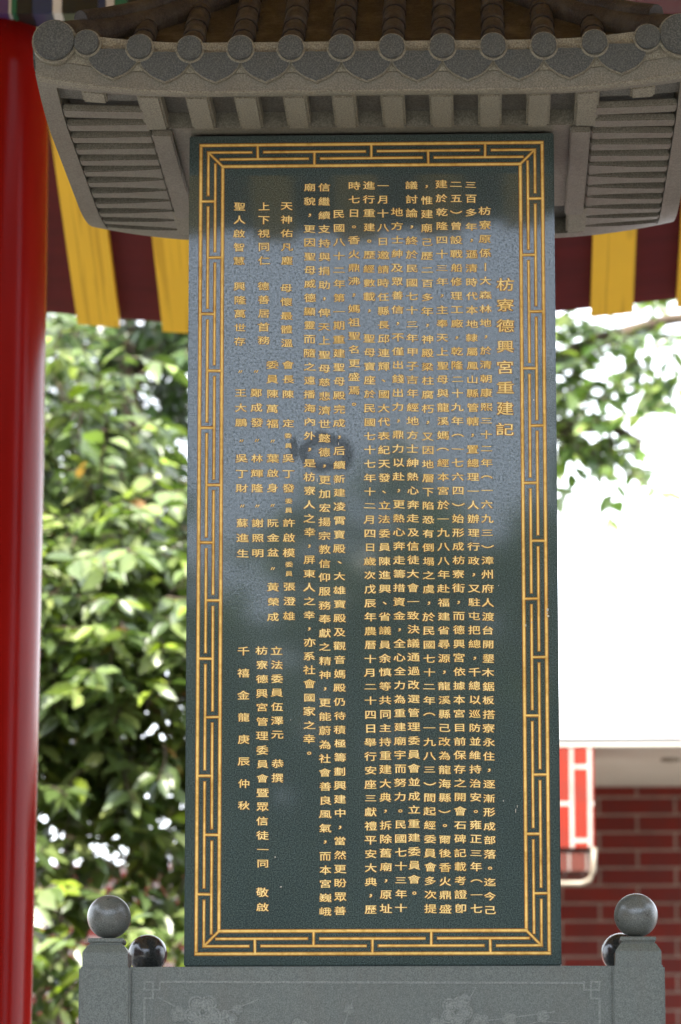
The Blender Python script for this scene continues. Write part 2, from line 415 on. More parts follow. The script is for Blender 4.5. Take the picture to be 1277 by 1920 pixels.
GCX, GCY, GW, GH = (GX0 + GX1) / 2, (GY0 + GY1) / 2, GX1 - GX0, GY1 - GY0
PUNCT = '，。、︵︶〃丨'
def inscribe(name, items, wpx=19.5, hpx=15.2):
    """items: (char, photo x, photo y[, scale])"""
    for nm, stamps, y, m_ in ((name, ((-.004, .001), (.004, -.001), (0, .004)), -.0011, M_GOLD), ('groove_shade', ((-.042, .034), (.042, .034), (-.042, -.034), (.042, -.034)), -.0005, M_GROOVE_SHADE)):
        vs, fs = [], []
        rr = random.Random(hash_(name + ''.join(i[0] for i in items)))
        for it in items:
            ch, X, Y = it[:3]; s = it[3] if len(it) > 3 else 1.0
            if ch in ' 　': continue
            v, f = glyph(ch, 0.0)
            if not v: continue
            c = at(X, Y, 0)
            if ch in PUNCT:
                xs = [p[0] for p in v]; ys = [p[1] for p in v]; ox, oy = (min(xs) + max(xs)) / 2, (min(ys) + max(ys)) / 2
            else: ox, oy = GCX, GCY
            kx = wpx * px / GW * s; kz = hpx * px / GH * s
            if ch in '一二三': kz *= .8
            if ch in '︵︶': kz *= 1.2
            if ch == '〃': kx *= .6; kz *= .6
            kx *= rr.uniform(.96, 1.05); kz *= rr.uniform(.94, 1.06)
            a = rr.uniform(-.03, .03); jx, jz = rr.uniform(-.5, .5) * px, rr.uniform(-.4, .4) * px
            for si, (sx_, sy_) in enumerate(stamps):        # a broad cut stroke: the outline struck twice, a hair apart
                b = len(vs)
                for p in v:
                    u, q = (p[0] + sx_ - ox) * kx, (p[1] + sy_ - oy) * kz
                    u2 = u / (wpx * px / 2)
                    q += -.0006 * u2 * abs(u2) * (1 if u2 > 0 else -.3) + .0005 * abs(u2)     # the brush's falling right-hand sweep
                    vs.append((c.x + jx + u - a * q, y - si * .00004, c.z + jz + q + a * u))
                fs += [tuple(i + b for i in t) for t in f]
        me = bpy.data.meshes.new(nm); me.from_pydata(vs, [], fs); me.update()
        if nm == name: top = link(nm, me, m_, stele)
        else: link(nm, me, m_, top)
    return top
def hash_(s):
    h = 17
    for c in s: h = (h * 31 + ord(c)) % 1000003
    return h
def column(txt, x0, y0, x1, y1, scale=1.0):
    n = len(txt); return [(c, x0 + (x1 - x0) * i / (n - 1), y0 + (y1 - y0) * i / (n - 1), scale) for i, c in enumerate(txt)]
inscribe('title_inscription', column('枋寮德興宮重建記', 947.5, 534, 947, 805.5), 28.5, 23)
TXT = [
 ('枋寮原係丨大森林地，於清朝康熙三十二年︵一六九三︶漳州府人渡台開墾木鋸板搭寮永住，逐漸形成部落。迄今己', 909, 396, 919, 1707),
 ('三百多年，遜清時代本地隸屬鳳山縣管轄，置總理一人辦理行政，又駐屯把總，千總以巡防並維持治安。雍正三年︵一七', 883, 347, 893.5, 1704),
 ('二五︶曾設戰船修理工廠，乾隆二十九年︵一七六四︶始形成枋寮街，而德興宮依據本宮目前保存之開會石碑記載考證卽', 855, 346, 864, 1704),
 ('建於乾隆四十三年，主奉天上聖母與龍溪媽︵經本宮於一九八八年赴福建省尋源，龍溪縣己改為龍海縣︶。爾後香火鼎盛', 828, 346, 835, 1705),
 ('，惟建廟己歷二百多年，神殿梁柱腐朽，又因地層下陷恐有倒塌之虞，於民國七十二年︵一九八三︶間起經委員會多次提', 800, 350, 807, 1704),
 ('議討論，終於民國七十三年甲子吉年經地方士紳熱心奔走及信徒大會一致決議通過改選管理委員會並成立重建委員會。', 772, 348, 777, 1675),
 ('地方士紳及眾善信，不僅出錢出力，鼎力以赴，更熱心奔走籌措資金，全心全力為重建廟宇而努力。民國七十三年十', 744.5, 398, 752, 1703),
 ('一月十八日邀請時任縣長邱連輝、國大代表紀天發、立法委員陳進興、省議員余慎等共同主持重建大典，拆除舊廟，原址', 718, 349, 724, 1704),
 ('進行重建。歷經數載，　聖母寶座於民國七十七年十二月四日歲次戊辰年農曆十月二十四日舉行安座三獻禮平安大典，歷', 692, 348, 695.5, 1706),
 ('時七日。香火鼎沸，媽祖聖名更盛焉。', 664, 349, 664, 758),
 ('民國八十二年第一期重建聖母殿完成，后續新建凌霄寶殿、大雄寶殿及觀音媽殿仍待積極籌劃興建中，當然更盼眾善', 635.5, 402, 638, 1708),
 ('信繼續支持與捐助，俾天上聖母慈悲濟世懿德，更加宏揚宗教信仰服務奉獻之精神，更能蔚為社會善良風氣，而本宮巍峨', 608, 352, 610, 1710),
 ('廟貌，更因聖母威德顯靈而隨之遠播海內外，是枋寮人之幸，屏東人之幸，亦系社會國家之幸。', 581, 352, 580, 1412)]
for tx in TXT:
    print('COL', len(tx[0]), (tx[4] - tx[2]) / (len(tx[0]) - 1))
    inscribe('text_column', column(*tx))
def spots(s, x, ys, x1=None, small=()):
    n = len(s); x1 = x if x1 is None else x1
    return [(c, x + (x1 - x) * i / max(1, n - 1), y, .62 if i in small else 1.0) for i, (c, y) in enumerate(zip(s, ys))]
inscribe('verse_column', column('天神佑凡塵', 537.5, 387, 538.5, 489) + column('母懷最體溫', 537, 541, 538, 644))
inscribe('verse_column', column('上下視同仁', 495, 387.5, 495, 489) + column('德善居首務', 494, 537.5, 495, 639))
inscribe('verse_column', column('聖人啟智慧', 449, 387.5, 448, 490) + column('興隆萬世存', 449.5, 537.5, 449.7, 641))
inscribe('name_column', spots('會長陳定委員吳丁發委員許啟模委員張澄雄', 540, [685, 712, 740, 794, 817.5, 836, 859.6, 889, 915.6, 940, 957, 981, 1008.6, 1036.7, 1058.6, 1076, 1100, 1128, 1155.5], 542.5, (4, 5, 9, 10, 14 - 1 + 1, 15)))
inscribe('name_column', spots('委員陳萬福〃葉啟身〃阮金盆〃黃榮成', 510.5, [685, 711.5, 739, 767, 795, 827, 860, 888, 915.6, 948, 981, 1008.6, 1036.7, 1066, 1101.6, 1129, 1157], 512.5))
inscribe('name_column', spots('〃鄭成發〃林輝隆〃謝照明', 480.5, [697, 737, 765, 793, 826, 859.6, 888, 915.6, 949, 981, 1009, 1037.5], 483.5))
inscribe('name_column', spots('〃王大鵬〃吳丁財〃蘇進生', 451, [697, 737, 765, 793, 827, 859.6, 889, 915.6, 949, 981, 1009, 1038], 455.5))
inscribe('signature_column', column('立法委員伍澤元', 519, 1220.6, 520, 1378) + column('恭撰', 521, 1432, 520.5, 1459))
inscribe('signature_column', column('枋寮德興宮管理委員會暨眾信徒一同', 491, 1220.6, 492.6, 1619.7) + column('敬啟', 492, 1673.6, 492, 1701))
inscribe('date_column', column('千禧金龍庚辰仲秋', 456.5, 1221, 457.5, 1511))

# ------------------------------------------------------------------ stone canopy over the stele
HX, YF, YB = .88, -.43, 1.21
YC = (YF + YB) / 2; HY = (YB - YF) / 2
ZS = zt                                         # underside of the eaves
def gq(t, w_=.45): return max(0.0, 1 - max(0.0, t) / w_) ** 2
def lift(x, y): return .050 * gq(HX - abs(x)) * gq(HY - abs(y - YC))
can = empty('stone_canopy', (0, YC, ZS), 'grey granite tiled roof canopy with upturned eaves over the dark stele', 'canopy')
# soffit: outer border, recessed panels, inner ring and centre
IX0, IX1 = .545, .600                           # side beams
FY = -.05                                       # inner end of the front rafters
BY = YB - (FY - YF)
OB = .06                                       # outer border width
m = MB()
m.box(-HX, HX, YF, YF + OB, ZS + .004, ZS + .05, sub=(40, 1, 1)); m.box(-HX, HX, YB - OB, YB, ZS + .004, ZS + .05, sub=(40, 1, 1))
m.box(-HX, -HX + .05, YF + OB, YB - OB, ZS + .004, ZS + .05, sub=(1, 36, 1)); m.box(HX - .05, HX, YF + OB, YB - OB, ZS + .004, ZS + .05, sub=(1, 36, 1))
m.build('eave_border', M_SMOOTH, can, lift)
for q in (-1, 1):                               # short corner rafters
    MB().box(*sorted((q * .70, q * .765)), YF + OB + .006, YF + OB + .085, ZS + .004, ZS + .027, .005).build('rafter', M_EDGE, can, lift)
SY0 = -.25                                      # the side slats start here
m = MB()
m.box(-IX1 - .02, IX1 + .02, YF + OB, FY, ZS + .052, ZS + .075, sub=(20, 4, 1)); m.box(-IX1 - .02, IX1 + .02, BY, YB - OB, ZS + .052, ZS + .075, sub=(20, 4, 1))
for q in (-1, 1):
    a, b = sorted((q * (IX1 + .0205), q * (HX - .05)))
    m.box(a, b, YF + OB, SY0, ZS + .026, ZS + .05, sub=(8, 4, 1))
    a, b = sorted((q * (IX1 + .001), q * (HX - .05)))
    m.box(a, b, SY0 + .001, YB - OB, ZS + .098, ZS + .111, sub=(8, 30, 1))
m.build('soffit_board', M_ROUGH, can, lift)
m = MB()
m.box(-IX1, IX1, FY, BY, ZS + .008, ZS + .066)
m.build('centre_panel', M_SMOOTH, can)
for s in (-1, 1):
    MB().box(min(s * IX0, s * IX1), max(s * IX0, s * IX1), FY + .002, BY + .03, ZS - .012, ZS + .007, .004).build('soffit_beam', M_SMOOTH, can)
# rafters on four sides
def rafter(x0, x1, y0, y1, nx, ny, crown):
    b = MB(); b.box(x0, x1, y0, y1, ZS + .002, ZS + .051, .006, sub=(nx, ny, 1))
    return b.build('rafter', M_EDGE if crown else M_SMOOTH, can, lift)
for i in range(10):
    x = (i - 4.5) * .1275 * 1.02
    rafter(x - .032, x + .032, YF + OB + .006, FY - .004, 1, 6, True)
    rafter(x - .032, x + .032, BY + .004, YB - OB - .006, 1, 6, True)
for k in range(12):
    y = SY0 + .055 + k * (YB - OB - .03 - SY0 - .055) / 11
    for q_ in (-1, 1):
        a, b_ = sorted((q_ * (IX1 + .003), q_ * (HX - .052)))
        q = MB(); q.box(a, b_, y - .03, y + .03, ZS + .002, ZS + .022, .004, sub=(10, 1, 1))
        for v in q.bm.verts:
            tt = max(0, HX - .056 - abs(v.co.x)) / (HX - .056 - IX1); v.co.y = y + (v.co.y - y) * (.95 + ((1.0 * tt ** 2.2) if k > 4 else .25 * tt))
        q.build('rafter', M_SMOOTH, can, lift)
# fascia behind the tile ends
ZC, RC = ZS + .112, .036                        # centre height and radius of the round tile ends
m = MB()
m.box(-HX, HX, YF - .004, YF + .03, ZS + .052, ZS + .135, sub=(40, 1, 1)); m.box(-HX, HX, YB - .03, YB + .004, ZS + .052, ZS + .135, sub=(40, 1, 1))
m.box(-HX - .004, -HX + .03, YF + .03, YB - .03, ZS + .052, ZS + .135, sub=(1, 36, 1)); m.box(HX - .03, HX + .004, YF + .03, YB - .03, ZS + .052, ZS + .135, sub=(1, 36, 1))
m.box(-HX + .004, HX - .004, YF + .002, YF + .03, ZS + .0, ZS + .0515, sub=(40, 1, 1))
m.build('fascia', M_EDGE, can, lift)
xs = [(i - 4.5) * .1337 for i in range(10)]
xs = [-.742] + xs + [.742]
def disc_mesh(r, rough_r, depth):
    m = MB(); N = 28
    for (rr_, y0, y1, mi) in ((rough_r, -depth * .6, .02, 1), (r, -depth, -depth * .55, 0)):
        pts = [(rr_ * math.cos(2 * math.pi * k / N), rr_ * math.sin(2 * math.pi * k / N)) for k in range(N)]
        b0 = len(m.bm.faces); m.prism(pts, y0, y1, .002)
        m.bm.faces.ensure_lookup_table()
        for f in m.bm.faces[b0:]: f.material_index = mi
    return m
def drip_pts(hw, h, inset):
    """half the width, height; ogee outline hanging down to a point"""
    pts = []
    top = [(-hw, 0), ]
    prof = [(1.0, .60), (1.0, 0.0), (.975, -.08), (.91, -.22), (.80, -.41), (.67, -.56), (.53, -.69), (.40, -.775), (.26, -.85), (.12, -.925), (0, -1.0)]
    L = [(-a * hw, b * h) for a, b in prof]; Rr = [(a * hw, b * h) for a, b in prof[::-1][1:]]
    return L + Rr
def drip_mesh():
    m = MB()
    b0 = 0
    m.prism(drip_pts(.0665, .054, 0), -.012, .02, .001)
    m.bm.faces.ensure_lookup_table()
    n1 = len(m.bm.faces)
    for f in m.bm.faces: f.material_index = 1
    m.prism(drip_pts(.0640, .050, 0), -.017, -.0115, .0015)
    m.bm.faces.ensure_lookup_table()
    for f in m.bm.faces[n1:]: f.material_index = 0
    return m
disc0 = disc_mesh(RC - .003, RC + .0025, .034).build('round_tile_end', [M_DARK, M_EDGE], None)
drip0 = drip_mesh().build('drip_tile', [M_DARK, M_EDGE], None)
def put(o, x, y, z, rz):
    c = o.copy(); COL.objects.link(c); c.parent = can
    c.matrix_parent_inverse = world_of(can).inverted(); c.location = (x, y, z); c.rotation_euler = (0, 0, rz)
for i, x in enumerate(xs):
    e = .022 if i in (0, 11) else 0
    for (X, Y, rz) in ((x, YF - .004, 0), (-x, YB + .004, math.pi), (-HX + .026, YC - x * HY / HX, -math.pi / 2), (HX - .026, YC + x * HY / HX, math.pi / 2)):
        put(disc0, X, Y, ZC + lift(X, Y) * .8, rz)
ms = [(a + b) / 2 for a, b in zip(xs, xs[1:])]
for x in ms:
    for (X, Y, rz) in ((x, YF - .004, 0), (-x, YB + .004, math.pi), (-HX + .026, YC - x * HY / HX, -math.pi / 2), (HX - .026, YC + x * HY / HX, math.pi / 2)):
        put(drip0, X, Y, ZC - .038 + lift(X, Y) * .9, rz)
cdisc = disc_mesh(.054, .060, .036).build('corner_tile_end', [M_DARK, M_EDGE], None)
for sx in (-1, 1):
    for (X, Y, rz) in ((sx * (HX - .052), YF - .004, 0), (sx * (HX - .052), YB + .004, math.pi)):
        put(cdisc, X, Y, ZS + .137, rz)
    for Y in (YF + .075, YB - .075): put(cdisc, sx * (HX - .026), Y, ZS + .137, sx * math.pi / 2)
bpy.data.objects.remove(cdisc)
bpy.data.objects.remove(disc0); bpy.data.objects.remove(drip0)
# tile roof: pan surface with barrel rows
RUN = .80
def rz_(r): return .50 * r + .30 * r * r
m = MB()
NR = 16
def roofpt(side, s, r):
    """s along the eave (-1..1), r run from the eave"""
    if side in (0, 2):
        X = s * (HX - r * (HX - .03) / RUN); Y = (YF + r * HY / RUN * .97) if side == 0 else (YB - r * HY / RUN * .97)
        if side == 2: X = -X
    else:
        Y = YC + s * (HY - r * (HY - .03) / RUN) * (1 if side == 1 else -1); X = (HX - r * (HX - .03) / RUN) * (1 if side == 1 else -1)
    return Vector((X, Y, ZS + .112 + rz_(r) + lift(X, Y) * max(0, 1 - r / .5)))
for sd_ in range(4):
    NS = 24
    grid = [[m.bm.verts.new(roofpt(sd_, -1 + 2 * a / NS, RUN * b / NR)) for a in range(NS + 1)] for b in range(NR + 1)]
    for b in range(NR):
        for a in range(NS): m.bm.faces.new((grid[b][a], grid[b][a + 1], grid[b + 1][a + 1], grid[b + 1][a]))
m.build('pan_tiles', M_ROOF, can)
m = MB()
for sd_ in range(4):
    for x in xs:
        hw = HX if sd_ in (0, 2) else HY
        X = x * hw / HX
        rmax = (hw - abs(X)) / hw * RUN * .97
        if rmax < .05: continue
        nseg = max(1, int(rmax / .105))
        for k in range(nseg + 1):
            r0 = k * .105; r1 = min(r0 + .112, rmax)
            if r1 - r0 < .02: continue
            pts = []; rad = []
            for q in range(4):
                r = r0 + (r1 - r0) * q / 3
                den = (hw - r * (hw - .03) / RUN)
                p = roofpt(sd_, max(-1, min(1, X * (1 if sd_ in (0, 1) else -1) / den if sd_ in (0, 2) else X / den)), r)
                pts.append(p + Vector((0, 0, .004))); rad.append(.0335 - .004 * q / 3)
            m.tube(pts, rad, 12)
m.build('barrel_tiles', M_ROOF, can)
for sx in (-1, 1):
    for sy in (-1, 1):
        pts, rad = [], []
        for q in range(15):
            r = .05 + (RUN - .06) * q / 14
            f = max(0, r) / RUN
            X = sx * (HX - r * (HX - .03) / RUN); Y = YC + sy * (HY - r * (HY - .03) / RUN)
            pts.append((X, Y, ZS + .112 + rz_(max(r, 0)) + .034 * max(0, 1 - r / .3) ** 2)); rad.append(.054 - .012 * f)
        h = MB(); h.tube(pts, rad, 12)
        h.tube([(p[0], p[1], p[2] + .05) for p in pts[1:]], [r * .55 for r in rad[1:]], 10)
        h.build('hip_ridge', M_ROOF, can)
m = MB(); m.lathe([(.001, .0), (.11, .0), (.12, .04), (.07, .07), (.06, .11), (.10, .17), (.085, .25), (.03, .31), (.001, .33)], (0, YC, ZS + .112 + rz_(RUN) - .03), 24)
m.build('roof_finial', M_DARK, can)

# ------------------------------------------------------------------ pedestal with corner posts
PYF = -.17                                      # front face of the posts
pl = at(245, 1813, PYF + .02); pr = at(1148, 1815, PYF + .02)
ped = empty('stone_pedestal', (0, .45, TZ), 'green grey granite pedestal etched with blossom under the stele, ball topped corner posts', 'pedestal')
ZP = pl.z
pa, pb = at(148, 1800, PYF), at(245, 1800, PYF)
PW = pb.x - pa.x
lx = (pa.x + pb.x) / 2; qa, qb = at(1149, 1800, PYF), at(1246, 1800, PYF); rx = (qa.x + qb.x) / 2
PBY = PYF + 1.28 + PW
MB().box(pl.x - .01, pr.x + .01, PYF + .02, PYF + .17, TZ, ZP, .004).build('carved_panel', M_PED, ped)
MB().box(pl.x - .01, pr.x + .01, PBY - .17, PBY - .02, TZ, ZP, .004).build('carved_panel', M_PED, ped)
for X in (lx, rx):
    MB().box(X - .06, X + .06, PYF + PW, PBY - PW, TZ, ZP - .002, .004).build('carved_panel', M_PED, ped)
MB().box(pl.x + .05, pr.x - .05, PYF + .172, PBY - .172, TZ, zb - .001).build('core', M_PED, ped)
zsh = at(197, 1786, PYF).z                      # top of the post body
RB = 41.3 * (D + PYF) / FPX
bc = at(203, 1719.5, PYF + PW / 2)
for j, Y in enumerate((PYF + PW / 2, PBY - PW / 2)):
    for X in (lx, rx):
        h = PW / 2
        p = MB(); p.box(X - h, X + h, Y - h, Y + h, TZ, ZP, .005)
        post = p.build('post', M_PED, ped)
        q = MB()
        def frus(a, b, za, zc):
            lo = [(X + sx * a, Y + sy * a, za) for sx, sy in ((-1, -1), (1, -1), (1, 1), (-1, 1))]; hi = [(X + sx * b, Y + sy * b, zc) for sx, sy in ((-1, -1), (1, -1), (1, 1), (-1, 1))]
            L = [q.bm.verts.new(v) for v in lo]; H = [q.bm.verts.new(v) for v in hi]
            for i in range(4): q.bm.faces.new((L[i], L[(i + 1) % 4], H[(i + 1) % 4], H[i]))
        z0 = ZP + .0005; k_ = h / 48.5                   # photo pixels to metres
        prof = [(.88, 0), (.88, 26), (.85, 29), (.70, 40), (.62, 43), (.62, 45), (.67, 46), (.69, 48), (.69, 52), (.66, 54)]
        for (a, za), (b, zc) in zip(prof, prof[1:]): frus(h * a, h * b, z0 + za * k_, z0 + zc * k_)
        q.poly([(X + sx * h * .66, Y + sy * h * .66, z0 + 54 * k_) for sx, sy in ((-1, -1), (1, -1), (1, 1), (-1, 1))])
        bmesh.ops.remove_doubles(q.bm, verts=q.bm.verts[:], dist=1e-5)
        q.build('collar', M_PED, post)
        b = MB(); N = 24
        b.lathe([(RB * math.sin(math.pi * k / N), -RB * math.cos(math.pi * k / N)) for k in range(N + 1)], (X + (.004 if X < 0 else -.003), Y, bc.z), 48)
        b.build('ball_finial', M_BALL if j == 0 else M_BALLD, post)
# etched drawing on the front panel
m = MB(); ye = PYF + .02 - .0012; ns = [0]
def strip(pts, wd):
    for a, b in zip(pts, pts[1:]):
        a, b = Vector(a), Vector(b); d = (b - a).normalized(); nn = Vector((-d.y, d.x)) * wd / 2; e = d * wd / 2
        q = [a - e - nn, b + e - nn, b + e + nn, a - e + nn]
        ns[0] += 1; m.poly([(p.x, ye - .00003 * (ns[0] % 40), p.y) for p in q])
def P2(x, y): p = at(x, y, PYF + .02); return (p.x, p.z)
lw = .0058
strip([P2(300, 1841), P2(1096, 1843)], lw)
strip([P2(271, 1872), P2(268, 2300)], lw); strip([P2(1124, 1874), P2(1127, 2300)], lw)
for sx, X0 in ((1, 271), (-1, 1124)):
    f = lambda dx, dy: P2(X0 + sx * dx, 1841 + dy)
    strip([f(29, 0), f(29, 15), f(0, 15), f(0, 0), f(16, 0), f(16, 31)], lw * .8); strip([f(0, 31), f(16, 31)], lw * .8)
m.build('etched_frame', M_ETCH, ped)
m = MB(); rf = random.Random(5)
def blossom(cx, cy, r, rot):
    for k in range(5):
        a = rot + k * 2 * math.pi / 5
        x, y = cx + math.cos(a) * r * .58, cy + math.sin(a) * r * .58
        N = 14; ring_o = [P2(x + r * .46 * math.cos(2 * math.pi * i / N), y - r * .46 * math.sin(2 * math.pi * i / N)) for i in range(N)]
        ring_i = [P2(x + r * .34 * math.cos(2 * math.pi * i / N), y - r * .34 * math.sin(2 * math.pi * i / N)) for i in range(N)]
        yy = ye - .0013 - .0002 * k
        for i in range(N):
            q = [ring_o[i], ring_o[(i + 1) % N], ring_i[(i + 1) % N], ring_i[i]]
            m.poly([(p[0], yy, p[1]) for p in q])
        m.poly([(p[0], yy + .0003, p[1]) for p in [P2(x + r * .3 * math.cos(2 * math.pi * i / N), y - r * .3 * math.sin(2 * math.pi * i / N)) for i in range(N)]])
    for k in range(6):
        a = rf.uniform(0, 6.28); strip([P2(cx, cy), P2(cx + math.cos(a) * r * .35, cy + math.sin(a) * r * .35)], .0012)
blossom(380, 1898, 34, .3); blossom(335, 1902, 15, 1); blossom(424, 1916, 22, .8); blossom(446, 1893, 10, .2)
blossom(856, 1897, 30, .1); blossom(872, 1875, 12, .9); blossom(900, 1920, 20, .4); blossom(955, 1912, 14, .6); blossom(1018, 1906, 12, 0)
blossom(820, 1925, 18, .5); blossom(655, 1893, 10, .4); blossom(560, 1930, 20, .7)
for pts in ([(297, 1870), (330, 1888), (352, 1905), (400, 1940)], [(410, 1900), (440, 1892), (484, 1874)], [(640, 1940), (655, 1893), (662, 1876)], [(840, 1930), (870, 1890), (892, 1852)],
            [(900, 1915), (960, 1908), (1040, 1897)], [(820, 1940), (700, 1960)], [(930, 1940), (1010, 1915), (1060, 1918)]):
    strip([P2(*p) for p in pts], .003)
m.build('etched_blossom', M_ETCH, ped)

# ------------------------------------------------------------------ hall roof: boards and rafters on both slopes
YE, ZE = 5.5, at(598, 616, 5.5).z
T20 = math.tan(R(20))
XA = at(598, 640, 5.5).x
def ulift(x): return .107 * (math.sqrt((x - XA) ** 2 + .16) - .4)
YFR = -6.0
ZF = .045 + at(640, 447, 0).z + 6 * (2400 - 447) / FPX  # the front eave that the polished stone mirrors
YR = (YE + YFR) / 2
hall = empty('temple_hall_roof', (0, YR, ZE), 'temple hall roof above the stele with yellow rafters and maroon boards', 'roof')
def slope(y0, z0, y1, z1, name):
    m = MB(); NX = 44; X0, X1 = -6.5, 6.5
    for (dz, flip) in ((0, 0), (.10, 1)):
        gr = [[m.bm.verts.new((X0 + (X1 - X0) * i / NX, y, z + dz + ulift(X0 + (X1 - X0) * i / NX))) for i in range(NX + 1)] for y, z in ((y0, z0), (y1, z1))]
        for i in range(NX): m.bm.faces.new((gr[0][i], gr[0][i + 1], gr[1][i + 1], gr[1][i]))
        if dz == 0: g0 = gr
    for r_ in (0, 1):
        for i in range(NX): m.bm.faces.new((g0[r_][i], g0[r_][i + 1], gr[r_][i + 1], gr[r_][i]))
    for i in (0, NX): m.bm.faces.new((g0[0][i], g0[1][i], gr[1][i], gr[0][i]))
    return m.build(name, M_MAROON, hall)
ZR = ZE + (YE - YR) * T20 + .35
slope(YE + .03, ZE, YR - .002, ZR, 'board_ceiling'); slope(YFR - .03, ZF, YR + .002, ZR, 'board_ceiling')
RWD = .172
def hrafter(x, y0, z0, y1, z1, drop=.045):
    m = MB(); h = RWD / 2; zl = ulift(x)
    v = []
    for y, z in ((y0, z0), (y1, z1)):
        for (dx, dz) in ((-h, -drop), (h, -drop), (h, .012), (-h, .012)):
            v.append(m.bm.verts.new((dx, y, z + zl + dz + (ulift(x + dx) - zl) * .9)))
    for f in ((0, 1, 2, 3), (7, 6, 5, 4), (0, 4, 5, 1), (1, 5, 6, 2), (2, 6, 7, 3), (3, 7, 4, 0)): m.bm.faces.new([v[i] for i in f])
    for q in v: q.co.x += x
    o = m.build('rafter', M_WOOD, hall); return o
xr0 = at(185, 608, 5.5).x; xrp = (at(1147.5, 608, 5.5).x - xr0) / 6
x_r = [xr0 + xrp * k for k in range(-9, 18)]
for x in x_r:
    hrafter(x, YE, ZE, YR + .05, ZR - .02); hrafter(x, YFR, ZF, YR - .05, ZR - .02)
MB().box(-6.4, 6.4, 2.75, 3.1, at(0, 8, 2.9).z, at(0, 8, 2.9).z + .36, .01).build('tie_beam', M_MAROON, hall)

# column, painted beam above it
ce = at(84, 700, 3.0)
CR = .26
def red_column(x, label):
    c = empty('red_column', (x, 3.0, TZ), label, 'column', 'red lacquered columns of the hall')
    ztop = at(20, 40, 3.0).z
    H = ztop - TZ
    m = MB(); prof = []
    for k in range(25):
        f = k / 24; prof.append((CR * (1 + .012 * math.sin(math.pi * min(1, f))) - .019 * max(0, (.87 - f) / .57) ** 1.7 * (1 if f > .3 else (f / .3) ** .2), f * H))
    prof = [(.001, .0)] + prof + [(.001, H)]
    m.lathe(prof, (x, 3.0, TZ), 64); m.build('shaft', M_RED, c)
    b = MB(); b.lathe([(.001, .0), (.36, .0), (.38, .10), (.34, .17), (.30, .20), (.001, .20)], (x, 3.0, TZ), 40); b.build('base_drum', M_PED, c)
    return c
red_column(ce.x - CR * 1.0, 'glossy red lacquered column left of the stele')
red_column(-(ce.x - CR * 1.0), 'glossy red lacquered column to the right of the stele')
# painted beam panels (flat painted faces on a square beam)
zb0 = at(20, 40, 2.8).z; 
pbm = empty('painted_beam', (0, 2.9, zb0), 'painted beam with purple, white, green and black bands on top of the red column', 'beam')
cols = {'purple': (.10, .05, .16), 'white': (.75, .74, .68), 'green': (.02, .16, .08), 'black': (.012, .016, .014), 'navy': (.03, .05, .12)}
PM = {k: paint(k + '_beam_paint', v, .4, .1, 8) for k, v in cols.items()}
seq = [(-80, -30, 'green'), (-30, -4, 'black'), (-4, 18, 'purple'), (18, 23, 'white'), (23, 33, 'green'), (33, 62, 'black'), (62, 100, 'navy'), (100, 118, 'white'), (118, 185, 'black'), (185, 200, 'navy'), (200, 216, 'white'), (216, 240, 'green'), (240, 330, 'black')]
for a, b, k in seq:
    MB().box(at(a, 20, 2.75).x, at(b, 20, 2.75).x - .0005, 2.72, 3.12, zb0 + .002, zb0 + .30, .003).build('painted_band', PM[k], pbm)

# ------------------------------------------------------------------ building on the right
Yb = 9.2
bz = lambda y, Y: at(1100, y, Y).z
bld = empty('brick_building', (3.5, Yb + 2, 0), 'maroon tiled building with a white parapet and cream soffit right of the stele', 'building')
xl = at(840, 1500, Yb).x
z_sof = bz(1388, Yb)
dwall = (D + Yb) * (2400 - 1388) / (2400 - 1466) - D
MB().box(xl, 9, Yb, dwall + 6, z_sof + .002, bz(1308, Yb), .01).build('parapet', M_WHITE, bld)
MB().box(xl + .01, 8.99, Yb + .015, dwall + 5.9, z_sof - .03, z_sof, .004).build('soffit', M_SOFFIT, bld)
MB().box(xl + .02, 8.98, dwall, dwall + .25, 0, z_sof - .032).build('tiled_wall', M_BRICK, bld)
p0, p1 = at(1046, 1500, Yb + .02), at(1114, 1500, Yb + .02)
zp = bz(1590, Yb + .02)
zq = bz(1640, Yb + .02)
MB().box(p0.x - .25, p1.x, Yb + .02, Yb + .40, zp, z_sof - .031, .003).build('pier', M_PIER, bld)
MB().box(p0.x - .25, p1.x - .012, Yb + .035, Yb + .38, zq, zp - .001, .02).build('pier_foot', M_PIER_SHADE, bld)
t = MB()
pt = [at(1114, 1590, Yb + .03), at(1113, 1632, Yb + .03), at(1106, 1650, Yb + .03), at(1090, 1657, Yb + .03), at(1000, 1657, Yb + .03)]
t.tube([(p.x, p.y, p.z) for p in pt], .013, 10); t.build('corner_trim', M_CREAM, bld)
MB().box(xl, p0.x - .252, Yb + .02, Yb + .3, 0, z_sof - .031).build('pier', M_PIER, bld)
lm = MB(); c = at(1257, 1392, Yb + .5); lm.lathe([(.001, 0), (.05, 0), (.05, -.012), (.001, -.018)], (c.x, Yb + .5, z_sof - .031), 16); lm.build('soffit_fixture', M_CREAM, bld)

# garden wall on the left behind the trees
gw = MB(); gw.box(-9, .2, 13.0, 13.25, 0, at(200, 1645, 13).z)
gwall = gw.build('garden_wall', M_GWALL); tag(gwall, 'red brick garden wall with pale joints seen through the leaves', 'wall')
cp = MB(); cp.box(-9.05, .25, 12.95, 13.3, at(200, 1645, 13).z, at(200, 1645, 13).z + .07, .01); cp.build('wall_coping', M_GWALL, gwall)

